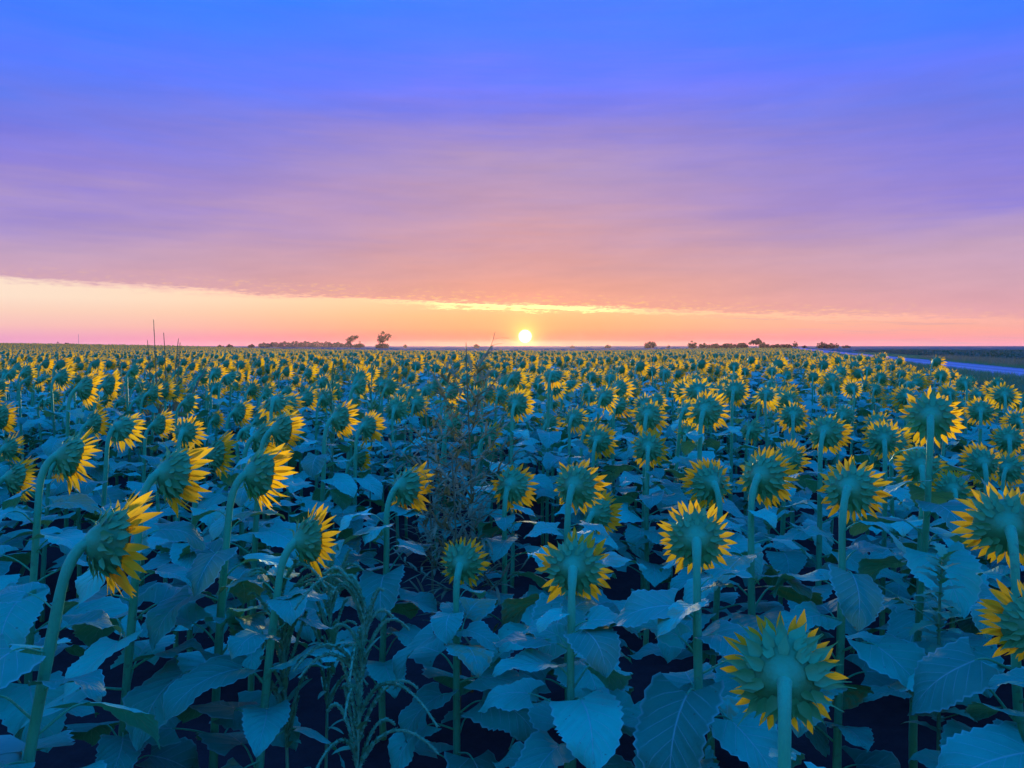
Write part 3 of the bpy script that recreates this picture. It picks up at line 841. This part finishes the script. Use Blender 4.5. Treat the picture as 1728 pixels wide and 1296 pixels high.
def instancer(name, pos, rotz, tilt, scl, idx, meshes):
    """one object whose vertices carry instances (geometry nodes)"""
    me = bpy.data.meshes.new(name)
    me.vertices.add(len(pos)); me.vertices.foreach_set('co', np.asarray(pos, np.float32).ravel())
    def att(nm, typ, dat):
        a = me.attributes.new(nm, typ, 'POINT')
        a.data.foreach_set('vector' if typ == 'FLOAT_VECTOR' else 'value', np.asarray(dat).ravel())
    rot = np.stack([tilt[0], tilt[1], rotz], -1).astype(np.float32)
    att('rot', 'FLOAT_VECTOR', rot); att('scl', 'FLOAT', scl.astype(np.float32)); att('idx', 'INT', idx.astype(np.int32))
    ob = bpy.data.objects.new(name, me); COL.objects.link(ob)
    ng = bpy.data.node_groups.new(name, 'GeometryNodeTree')
    ng.interface.new_socket('Geometry', in_out='INPUT', socket_type='NodeSocketGeometry')
    ng.interface.new_socket('Geometry', in_out='OUTPUT', socket_type='NodeSocketGeometry')
    gi = ng.nodes.new('NodeGroupInput'); go = ng.nodes.new('NodeGroupOutput')
    def attr(nm, typ):
        nd = ng.nodes.new('GeometryNodeInputNamedAttribute'); nd.data_type = typ; nd.inputs[0].default_value = nm
        return [s for s in nd.outputs if s.enabled and s.name == 'Attribute'][0]
    join = ng.nodes.new('GeometryNodeJoinGeometry')
    for k, m_ in enumerate(meshes):
        po = bpy.data.objects.new(m_.name, m_)
        oi = ng.nodes.new('GeometryNodeObjectInfo'); oi.inputs['Object'].default_value = po
        oi.inputs['As Instance'].default_value = True
        cmpn = ng.nodes.new('FunctionNodeCompare'); cmpn.data_type = 'INT'; cmpn.operation = 'EQUAL'
        ins = [s for s in cmpn.inputs if s.enabled]
        ng.links.new(attr('idx', 'INT'), ins[0]); ins[1].default_value = k
        ip = ng.nodes.new('GeometryNodeInstanceOnPoints')
        ng.links.new(gi.outputs[0], ip.inputs['Points'])
        ng.links.new(cmpn.outputs[0], ip.inputs['Selection'])
        ng.links.new(oi.outputs['Geometry'], ip.inputs['Instance'])
        e2r = ng.nodes.new('FunctionNodeEulerToRotation')
        ng.links.new(attr('rot', 'FLOAT_VECTOR'), e2r.inputs[0])
        ng.links.new(e2r.outputs[0], ip.inputs['Rotation'])
        ng.links.new(attr('scl', 'FLOAT'), ip.inputs['Scale'])
        ng.links.new(ip.outputs[0], join.inputs[0])
    ng.links.new(join.outputs[0], go.inputs[0])
    md = ob.modifiers.new('instances', 'NODES'); md.node_group = ng
    return ob

rest = np.setdiff1d(np.arange(len(X)), ind)
xr, yr = X[rest], Y[rest]
far = np.hypot(xr, yr)
thin_k = npr.random(len(xr)) < np.where(far < 60, 1.0, np.where(far < 120, 0.95, 0.85))
xr, yr, far = xr[thin_k], yr[thin_k], far[thin_k]
n = len(xr)
scl = np.clip(npr.normal(1.0, 0.085, n), 0.76, 1.18)
pos = np.stack([xr, yr, terrain(xr, yr)], -1)
NA, NB = 6, 6
lod1 = far > 26
idx = np.where(lod1, NA + npr.integers(0, NB, n), npr.integers(0, NA, n))
protos = [proto(300 + k, 0) for k in range(NA)] + [proto(400 + k, 1) for k in range(NB)]
ob = instancer('sunflower_field', pos, -(FACE + npr.normal(0, 0.17, n)), (npr.normal(0, .04, n), npr.normal(0, .04, n)), scl, idx, protos)
tag(ob, 'far rows of the sunflower field reaching to the horizon', 'sunflower field', None, 'stuff')
print('field instances', n, 'individual band to', ymax)

# ------------------------------------------------------------------ weeds
def blade(p0, hdg, pitch, length, width, droop, n=6, fold=0.25, twist=0.0):
    """narrow leaf or grass blade from p0"""
    V = []; F = []; p = Vector(p0)
    for i in range(n + 1):
        t = i / n; a = pitch - droop * t ** 1.2
        w = width * (math.sin(math.pi * min(1, 0.12 + 0.88 * t)) ** 0.7 if t < 1 else 0.02)
        T_ = Vector((math.cos(a) * math.cos(hdg), math.cos(a) * math.sin(hdg), math.sin(a)))
        S_ = Vector((-math.sin(hdg), math.cos(hdg), 0)); N_ = T_.cross(S_)
        q = twist * t; S_ = S_ * math.cos(q) + N_ * math.sin(q); N_ = T_.cross(S_)
        V += [p - S_ * w + N_ * w * fold, p.copy(), p + S_ * w + N_ * w * fold]
        p = p + T_ * (length / n)
    for i in range(n):
        for k in range(2):
            F.append((i * 3 + k, i * 3 + k + 1, (i + 1) * 3 + k + 1, (i + 1) * 3 + k))
    return V, F

def spike_geo(pts, r0, r1, rng, dens=1.0):
    """seed spike: a thin core crowded with small bristly scales"""
    n = len(pts)
    V, F = tube(pts, [(r0 + (r1 - r0) * i / (n - 1)) * 0.6 for i in range(n)], 5)
    V = list(V); F = list(F)
    L = sum((pts[i + 1] - pts[i]).length for i in range(n - 1))
    for k in range(int(L * 520 * dens)):
        x = rng.random() * (n - 1); i = min(int(x), n - 2); p = pts[i].lerp(pts[i + 1], x - i)
        t = (pts[i + 1] - pts[i]).normalized()
        d = Vector((rng.gauss(0, 1), rng.gauss(0, 1), rng.gauss(0, 1))); d = (d - t * d.dot(t)).normalized()
        rr = (r0 + (r1 - r0) * x / (n - 1)) * rng.uniform(0.7, 1.5)
        s_ = t.cross(d); b = len(V); e = rr * 0.9
        V += [p + d * rr * 0.2 - s_ * e * 0.6, p + d * rr * 0.2 + s_ * e * 0.6, p + d * rr + t * e]
        F.append((b, b + 1, b + 2))
    return V, F

def pigweed(base, H, lean, nsp, nlf, label, seed, mat=M_WEED, spread=1.0, arch=1.0, leafw=0.018):
    q = random.Random(seed)
    root = empty('pigweed', base); tag(root, label, 'weed', 'weeds among the sunflowers')
    top = Vector((lean[0], lean[1], H))
    st = bez(Vector((0, 0, -0.01)), Vector((0, 0, H * .4)), top * 0.8 + Vector((0, 0, -.02)), top, 10)
    V, F = tube(st, [0.009 - 0.006 * i / 10 for i in range(11)], 6); mesh_obj('stem', V, F, mat, root)
    for k in range(nsp):
        t = 0.42 + 0.58 * k / (nsp - 1); x = t * 10; i = min(int(x), 9); p = st[i].lerp(st[i + 1], x - i)
        h = q.uniform(0, 6.28); L = q.uniform(0.16, 0.32) * (1.2 - 0.3 * t)
        o = Vector((math.cos(h), math.sin(h), 0)) * spread
        a = q.random() * arch
        pts = bez(p, p + Vector((0, 0, L * .45)) + o * L * .15, p + Vector((0, 0, L * (.85 - .1 * a))) + o * L * (.25 + .25 * a),
                  p + Vector((0, 0, L * (.95 - .85 * a))) + o * L * (.25 + .75 * a), 10)
        V, F = spike_geo(pts, 0.0105, 0.0065, q, 1.6); mesh_obj('seed_spike', V, F, mat, root, smooth=False)
    for k in range(nlf):
        t = q.uniform(0.25, 0.9); x = t * 10; i = min(int(x), 9); p = st[i].lerp(st[i + 1], x - i)
        V, F = blade(p, q.uniform(0, 6.28), R(q.uniform(10, 60)), q.uniform(.09, .19), q.uniform(.7, 1.3) * leafw * .7, R(q.uniform(20, 80)))
        mesh_obj('leaf', V, F, mat, root)
    return root

def ground_at(px, py, d):
    p = at(px, py, d); return Vector((p.x, p.y, th(p.x, p.y))), p.z

b, z = ground_at(590, 965, 2.65)
pigweed(b, z - b.z - .12, (0.05, 0), 26, 7, 'green pigweed with drooping bristly seed tassels low at left of centre', 21, arch=1.0)
b, z = ground_at(482, 1000, 3.0)
pigweed(b, z - b.z, (-0.02, .02), 24, 8, 'green pigweed in tangle under the round-backed sunflower left of centre', 22, arch=1.0)
b, z = ground_at(545, 985, 3.3)
pigweed(b, z - b.z, (0.03, .02), 22, 8, 'dense pigweed standing behind the drooping-tassel pigweed', 23, arch=.6)
b, z = ground_at(560, 640, 7.0)
pigweed(b, z - b.z, (0.0, 0), 14, 26, 'dark leafy weed rising among the heads left of the sun', 24, arch=.3, leafw=.022)
b, z = ground_at(622, 628, 7.6)
pigweed(b, z - b.z, (0.03, 0), 12, 22, 'thin leafy weed right of the dark leafy one, left of centre', 25, arch=.2)

def toothed_weed(base, H, label, seed):
    q = random.Random(seed)
    root = empty('leafy_weed', base); tag(root, label, 'weed', 'weeds among the sunflowers')
    st = bez(Vector((0, 0, -0.01)), Vector((.02, 0, H * .4)), Vector((-.02, .02, H * .8)), Vector((0, 0, H)), 10)
    V, F = tube(st, [0.010 - 0.006 * i / 10 for i in range(11)], 6); mesh_obj('stem', V, F, M_WEED, root)
    for k in range(46):
        t = 0.35 + 0.65 * k / 45; x = t * 10; i = min(int(x), 9); p = st[i].lerp(st[i + 1], x - i)
        V, F = blade(p, k * 2.4 + q.uniform(-.3, .3), R(q.uniform(25, 65) if t > .85 else q.uniform(0, 45)), q.uniform(.10, .20) * (1.15 - .5 * t), .022 * q.uniform(.7, 1.2), R(q.uniform(20, 70)), 8)
        V = [v + (v - V[(j // 3) * 3 + 1]) * (0.35 if (j // 3) % 2 else -0.2) for j, v in enumerate(V)]
        mesh_obj('leaf', V, F, M_WEED, root)
    for k in range(6):
        t = q.uniform(.4, .8); x = t * 10; i = min(int(x), 9); p = st[i]
        h = q.uniform(0, 6.28); L = q.uniform(.15, .3)
        pts = bez(p, p + Vector((math.cos(h) * L * .3, math.sin(h) * L * .3, L * .2)), p + Vector((math.cos(h) * L * .7, math.sin(h) * L * .7, L * .45)), p + Vector((math.cos(h) * L, math.sin(h) * L, L * .5)), 6)
        V, F = spike_geo(pts, .004, .003, q, .5); mesh_obj('side_branch', V, F, M_WEED, root, smooth=False)
    return root
b, z = ground_at(1592, 940, 3.1)
toothed_weed(b, z - b.z, 'dark green bushy weed with toothed leaves at right, below the petal-fringed sunflower', 31)

def feathery_weed(base, H, label, seed, nbr=44, wid=1.0):
    q = random.Random(seed)
    root = empty('dry_weed', base); tag(root, label, 'weed', 'weeds among the sunflowers')
    st = bez(Vector((0, 0, -0.01)), Vector((.03, 0, H * .4)), Vector((-.02, .0, H * .75)), Vector((-.03, 0, H)), 14)
    V, F = spike_geo(st[9:], .006, .0045, q, .8); mesh_obj('top_spike', V, F, M_DRY, root, smooth=False)
    V, F = tube(st, [0.011 - 0.008 * i / 14 for i in range(15)], 6); mesh_obj('stem', V, F, M_DRY, root)
    for k in range(nbr):
        t = 0.26 + 0.64 * (k / nbr); x = t * 14; i = min(int(x), 13); p = st[i].lerp(st[i + 1], x - i)
        h = k * 2.4 + q.uniform(-.4, .4); L = q.uniform(.22, .40) * (1.15 - .45 * t) * wid
        o = Vector((math.cos(h), math.sin(h), 0)); rise = q.uniform(.35, 1.0)
        pts = bez(p, p + o * L * .4 + Vector((0, 0, L * .1)), p + o * L * .75 + Vector((0, 0, L * rise * .5)), p + o * L * .9 + Vector((0, 0, L * rise)), 8)
        V, F = spike_geo(pts, .0045, .0028, q, .5)
        for j in range(12):                                   # narrow dry leaves along the branch
            pp = pts[1 + j % 7]
            bv, bf = blade(pp, h + q.uniform(-1.2, 1.2), R(q.uniform(-20, 60)), q.uniform(.06, .16), .0085, R(q.uniform(0, 70)), 4)
            c = len(V); V += bv; F += [tuple(u_ + c for u_ in f_) for f_ in bf]
        mesh_obj('side_branch', V, F, M_DRY, root, smooth=False)
    return root
b, z = ground_at(795, 578, 4.6)
feathery_weed(b, z - b.z, 'tall feathery dry brown weed, its bent tip crossing the horizon left of the sun', 41, 46, 1.1)
b, z = ground_at(726, 690, 5.1)
feathery_weed(b, z - b.z, 'shorter dry brown weed leaning against the tall feathery one', 42, 24, .9)
b, z = ground_at(772, 760, 4.2)
feathery_weed(b, z - b.z, 'low brown tangle of dry weed at the foot of the tall feathery one', 43, 24, .85)

def grass_clump(base, label, seed):
    q = random.Random(seed)
    root = empty('tall_grass', base); tag(root, label, 'grass clump')
    for (dx_, top, bend) in ((-.02, 2.42, -.02), (.11, 2.26, -.03), (.19, 2.19, .07), (.25, 2.14, .03), (-.10, 2.17, -.02)):
        st = bez(Vector((dx_ * .6, q.uniform(-.05, .05), 0)), Vector((dx_ * .7, 0, 1)), Vector((dx_, 0, 1.7)), Vector((dx_ + bend, 0, top)), 12)
        V, F = spike_geo(st[8:], .008, .006, q, .8); c = len(V)
        sv, sf = tube(st[:9], [.008] * 9, 5); V += sv; F += [tuple(u_ + c for u_ in f_) for f_ in sf]
        mesh_obj('seed_stalk', V, F, M_DRY, root, smooth=False)
    for k in range(80):
        x0 = q.uniform(-.26, .32)
        V, F = blade((x0 * .8, q.uniform(-.15, .15), q.uniform(.2, .9)), q.uniform(0, 6.28), R(q.uniform(68, 88)), q.uniform(.7, 1.2), q.uniform(.010, .020), R(q.uniform(-5, 45)), 8, .3, q.uniform(-1, 1))
        mesh_obj('blade', V, F, M_CORN, root)
    return root
b, z = ground_at(266, 600, 9.5)
grass_clump(b, 'clump of tall dry grass with five stalks above the horizon at left', 51)

# ------------------------------------------------------------------ verge, far crop
def tuft(seed, n, h, w, mat):
    q = random.Random(seed); a = Acc()
    for k in range(n):
        V, F = blade((q.uniform(-.18, .18), q.uniform(-.18, .18), 0), q.uniform(0, 6.28), R(q.uniform(50, 88)), h * q.uniform(.6, 1.2), w, R(q.uniform(10, 80)), 3)
        a.add(V, F, 0)
    return a.mesh('grass_tuft', [mat])
def clump(seed, n, h, mat):
    q = random.Random(seed); a = Acc()
    for k in range(n):
        V, F = blade((q.uniform(-.4, .4), q.uniform(-.4, .4), q.uniform(.1, h * .8)), q.uniform(0, 6.28), R(q.uniform(0, 60)), q.uniform(.25, .45), .06, R(q.uniform(20, 80)), 2)
        a.add(V, F, 0)
    return a.mesh('crop_clump', [mat])

def strip_points(n, v0, v1, u0, u1, seed, pw=1.6):
    g_ = np.random.default_rng(seed)
    u = u0 + (u1 - u0) * g_.random(n) ** pw; v = g_.uniform(v0, v1, n)
    x = u * RU[0] + v * RV[0]; y = u * RU[1] + v * RV[1]
    k = (y > 4) & (np.abs(x) < .82 * y + 1.5)
    return x[k], y[k], g_
def scatter(name, label, cat, parts, meshes):
    P = []; S = []; I = []
    for (x, y, s0, s1, i0, i1, g_) in parts:
        vv_ = x * RV[0] + y * RV[1]
        P.append(np.stack([x, y, terrain(x, y) - 0.35 * np.exp(-((vv_ - 10.5) / 1.6) ** 2)], -1)); S.append(g_.uniform(s0, s1, len(x))); I.append(g_.integers(i0, i1, len(x)))
    P = np.concatenate(P); S = np.concatenate(S); I = np.concatenate(I); g_ = np.random.default_rng(3)
    o = instancer(name, P, g_.uniform(0, 6.28, len(P)), (np.zeros(len(P)), np.zeros(len(P))), S, I, meshes)
    return tag(o, label, cat, None, 'stuff')
tufts = [tuft(60 + k, 16, .38, .007, M_GRASS) for k in range(3)] + [tuft(70 + k, 16, .55, .008, M_TAN) for k in range(2)]
x1, y1, g1 = strip_points(15000, EDGE_V + .3, ROAD0 + .5, 8, 230, 1)
x2, y2, g2 = strip_points(5000, ROAD1 - .4, CROP_V, 20, 260, 2)
x3, y3, g3 = strip_points(2600, ROAD1 + 1.5, CROP_V + 1, 30, 150, 3)
scatter('verge_grass', 'green roadside grass on both verges of the gravel road', 'grass', [(x1, y1, .7, 1.2, 0, 3, g1), (x2, y2, .7, 1.2, 0, 3, g2), (x3, y3, .9, 1.7, 3, 5, g3)], tufts)
x4, y4, g4 = strip_points(16000, CROP_V + 1, 110, 30, 330, 4, 1.3)
# planted in rows
v4 = x4 * RV[0] + y4 * RV[1]; u4 = x4 * RU[0] + y4 * RU[1]; v4 = np.round(v4 / 1.5) * 1.5 + g4.normal(0, .12, len(v4))
x4 = u4 * RU[0] + v4 * RV[0]; y4 = u4 * RU[1] + v4 * RV[1]
scatter('row_crop', 'dark low row crop in the field across the road', 'crop', [(x4, y4, .8, 1.5, 0, 3, g4)], [clump(80 + k, 26, .7, M_CROP) for k in range(3)])

# ------------------------------------------------------------------ far trees, mast
def tree(px, top, wpx, d, label, seed, style='round', ybase=None):
    q = random.Random(seed)
    p = at(px, 584, d); x, y = p.x, p.y; g_ = th(x, y)
    H = at(px, top, d).z - g_; Wd = wpx / FPX * d
    root = empty('tree', (x, y, g_)); tag(root, label, 'tree', 'trees along the horizon')
    ct = H * (.30 if style == 'open' else .12)
    a = Acc(); tips = []
    tr = [Vector((0, 0, -.2)), Vector((q.uniform(-.2, .2), 0, ct * .6)), Vector((q.uniform(-.3, .3), 0, ct)), Vector((q.uniform(-.3, .3), 0, H * .62))]
    V, F = tube(tr, [H * .035, H * .028, H * .024, H * .008], 7); a.add(V, F)
    nb = 9
    for k in range(nb):
        h = k * 2.4 + q.uniform(-.4, .4); o = Vector((math.cos(h), math.sin(h), 0)); s0 = tr[2].lerp(tr[3], q.uniform(0, .8))
        e = s0 + o * Wd * q.uniform(.22, .42) + Vector((0, 0, H * q.uniform(.08, .30)))
        e.z = min(e.z, H * .9)
        V, F = tube([s0, s0.lerp(e, .5) + Vector((0, 0, H * .03)), e], [H * .014, H * .009, H * .004], 5); a.add(V, F)
        tips += [e, s0.lerp(e, .6)]
    tk = a.mesh('trunk', [M_BARK]); put('trunk', tk, root)
    V = []; F = []
    cl = []
    for k in range(16 if style == 'open' else 26):
        if style == 'open':
            c = q.choice(tips) + Vector((q.gauss(0, Wd * .07), q.gauss(0, Wd * .07), abs(q.gauss(0, H * .06))))
        else:
            r_ = q.random() ** .5; h = q.uniform(0, 6.28)
            c = Vector((math.cos(h) * Wd * .38 * r_, math.sin(h) * Wd * .38 * r_, H * (.14 + .70 * q.random() * (1 - .45 * r_ * r_))))
        cl.append((c, Wd * q.uniform(.09, .17)))
    cl.append((Vector((q.uniform(-.1, .1) * Wd, 0, H * .9)), Wd * .10))
    for c, r_ in cl:
        for j in range(46):
            d_ = Vector((q.gauss(0, 1), q.gauss(0, 1), q.gauss(0, .8))).normalized() * r_ * q.random() ** .4
            pp = c + d_; pp.z = min(max(pp.z, H * .03), H)
            u_ = Vector((q.gauss(0, 1), q.gauss(0, 1), q.gauss(0, 1))).normalized(); w_ = u_.cross(Vector((q.gauss(0, 1), q.gauss(0, 1), q.gauss(0, 1)))).normalized()
            sz = Wd * q.uniform(.018, .035)
            b_ = len(V); V += [pp - u_ * sz - w_ * sz * .6, pp + u_ * sz - w_ * sz * .6, pp + u_ * sz * .7 + w_ * sz, pp - u_ * sz * .7 + w_ * sz]; F.append((b_, b_ + 1, b_ + 2, b_ + 3))
    mesh_obj('crown', V, F, M_TREE, root, smooth=False)
    return root

TREES = [
 (98, 576.5, 12, 700, 'round dark tree on the left horizon beside the thin mast'),
 (114, 579, 24, 720, 'low wide tree on the left horizon next to the mast foot'),
 (372, 582, 12, 800, 'tiny bush left of the wooded rise on the horizon'),
 (388, 580.5, 14, 800, 'small round bush at the left end of the wooded rise'),
 (424, 580.5, 14, 800, 'bush nearest the left end of the wooded rise'),
 (592, 565.5, 22, 650, 'open-crowned smaller tree of the two standing on the horizon left of the sun', 'open'),
 (607, 576, 18, 680, 'bushy shrub right beside the smaller horizon tree'),
 (646, 559, 33, 650, 'large spreading tree standing alone on the horizon left of the sun', 'open'),
 (644, 580, 30, 690, 'low scrub at the foot of the large lone tree'),
 (684, 581, 8, 750, 'tiny shrub right of the large lone horizon tree'),
 (804, 580.5, 13, 750, 'small bush on the horizon just left of the sun'),
 (965, 583, 10, 900, 'faint bush on the horizon right of the sun'),
 (1026, 582, 13, 800, 'small round bush on horizon between the sun and the right trees'),
 (1098, 577, 26, 700, 'broad tree on the horizon, first clear one right of the sun'),
 (1128, 582, 7, 760, 'tiny bush between the two broad trees right of the sun'),
 (1168, 575, 20, 680, 'upright tree at the left end of the right-hand tree belt'),
 (1187, 579, 18, 700, 'lower tree touching the upright one at the belt end'),
 (1206, 580, 28, 700, 'low tree in the left third of the right-hand belt'),
 (1230, 580, 30, 700, 'low tree in the middle of the right-hand belt'),
 (1254, 579, 28, 700, 'low tree just left of the tallest tree in the right-hand belt'),
 (1276, 571, 30, 680, 'tallest tree of the right-hand belt, ragged open top', 'open'),
 (1290, 578, 22, 690, 'rounded tree right of the tallest one in the belt'),
 (1311, 581, 26, 700, 'low tree at the right end of the right-hand belt'),
 (1328, 581, 22, 700, 'low scrub tree left of the narrow upright tree'),
 (1341, 575, 12, 690, 'narrow upright tree right of the belt'),
 (1358, 583, 10, 760, 'tiny bush right of the narrow upright tree'),
 (1387, 577, 20, 650, 'large rounded tree above the field corner by the road'),
 (1400, 579, 20, 650, 'middle tree of the rounded group above the field corner'),
 (1411, 579, 11, 650, 'small round tree at the right of the group above the field corner'),
 (1428, 583, 15, 800, 'flat bush right of the rounded group at right'),
]
for i, t in enumerate(TREES):
    tree(t[0], t[1], t[2], t[3], t[4], 500 + i, t[5] if len(t) > 5 else 'round')

# wooded rise, a mass of crowns too far off to count
q = random.Random(9); V = []; F = []
for k in range(9000):
    px = q.uniform(436, 612); t = (px - 436) / 176
    env = 577 + 6.5 * (1 - math.sin(math.pi * min(1, t * .9 + .1)) ** .6) + 1.2 * math.sin(px * .35) + .8 * math.sin(px * .9)
    d = q.uniform(860, 980); p = at(px, q.uniform(env, 586), d)
    g_ = th(p.x, p.y); 
    if p.z < g_: p.z = g_ + .2
    u_ = Vector((q.gauss(0, 1), q.gauss(0, 1), q.gauss(0, 1))).normalized(); w_ = u_.orthogonal().normalized(); sz = q.uniform(.25, .6)
    b_ = len(V); V += [p - u_ * sz, p + w_ * sz, p + u_ * sz, p - w_ * sz]; F.append((b_, b_ + 1, b_ + 2, b_ + 3))
o = mesh_obj('woodland', V, F, M_TREE, smooth=False); tag(o, 'long low belt of trees on the horizon left of the lone tree', 'woodland', None, 'stuff')

# lattice mast on the left horizon
p = at(133, 584, 640); H = at(133, 564.5, 640).z - th(p.x, p.y)
root = empty('radio_mast', (p.x, p.y, th(p.x, p.y))); tag(root, 'thin lattice mast on the far left horizon', 'mast')
legs = [Vector((math.cos(k * 2.094) * .22, math.sin(k * 2.094) * .22, 0)) for k in range(3)]
for l_ in legs:
    V, F = tube([l_, l_ * .6 + Vector((0, 0, H))], [.05, .04], 5); mesh_obj('leg', V, F, M_METAL, root)
a = Acc()
for j in range(10):
    z0, z1 = H * j / 10, H * (j + 1) / 10
    for k in range(3):
        V, F = tube([legs[k] * (1 - .04 * j) + Vector((0, 0, z0)), legs[(k + 1) % 3] * (1 - .04 * (j + 1)) + Vector((0, 0, z1))], [.025, .025], 4); a.add(V, F)
put('bracing', a.mesh('bracing', [M_METAL]), root)
V, F = tube([Vector((-.5, 0, H)), Vector((0, 0, H + .2)), Vector((.5, 0, H))], [.05, .09, .05], 5); mesh_obj('antenna', V, F, M_METAL, root)

# ------------------------------------------------------------------ haze
hv = [(x, y, z) for x in (-2600, 2600) for y in (-400, 3400) for z in (-1.9, 16.5)]
hf = [(0, 1, 3, 2), (4, 6, 7, 5), (0, 4, 5, 1), (2, 3, 7, 6), (0, 2, 6, 4), (1, 5, 7, 3)]
m, T = new_mat('haze')
pv = T.node('ShaderNodeVolumePrincipled')
pv.inputs['Color'].default_value = (1.0, 0.72, 0.85, 1); pv.inputs['Density'].default_value = 0.000045; pv.inputs['Anisotropy'].default_value = 0.7
oo = T.node('ShaderNodeOutputMaterial'); T.l.new(pv.outputs[0], oo.inputs['Volume'])
hz = mesh_obj('haze', hv, hf, m, smooth=False); tag(hz, 'thin dawn haze over the fields', 'haze', None, 'stuff')
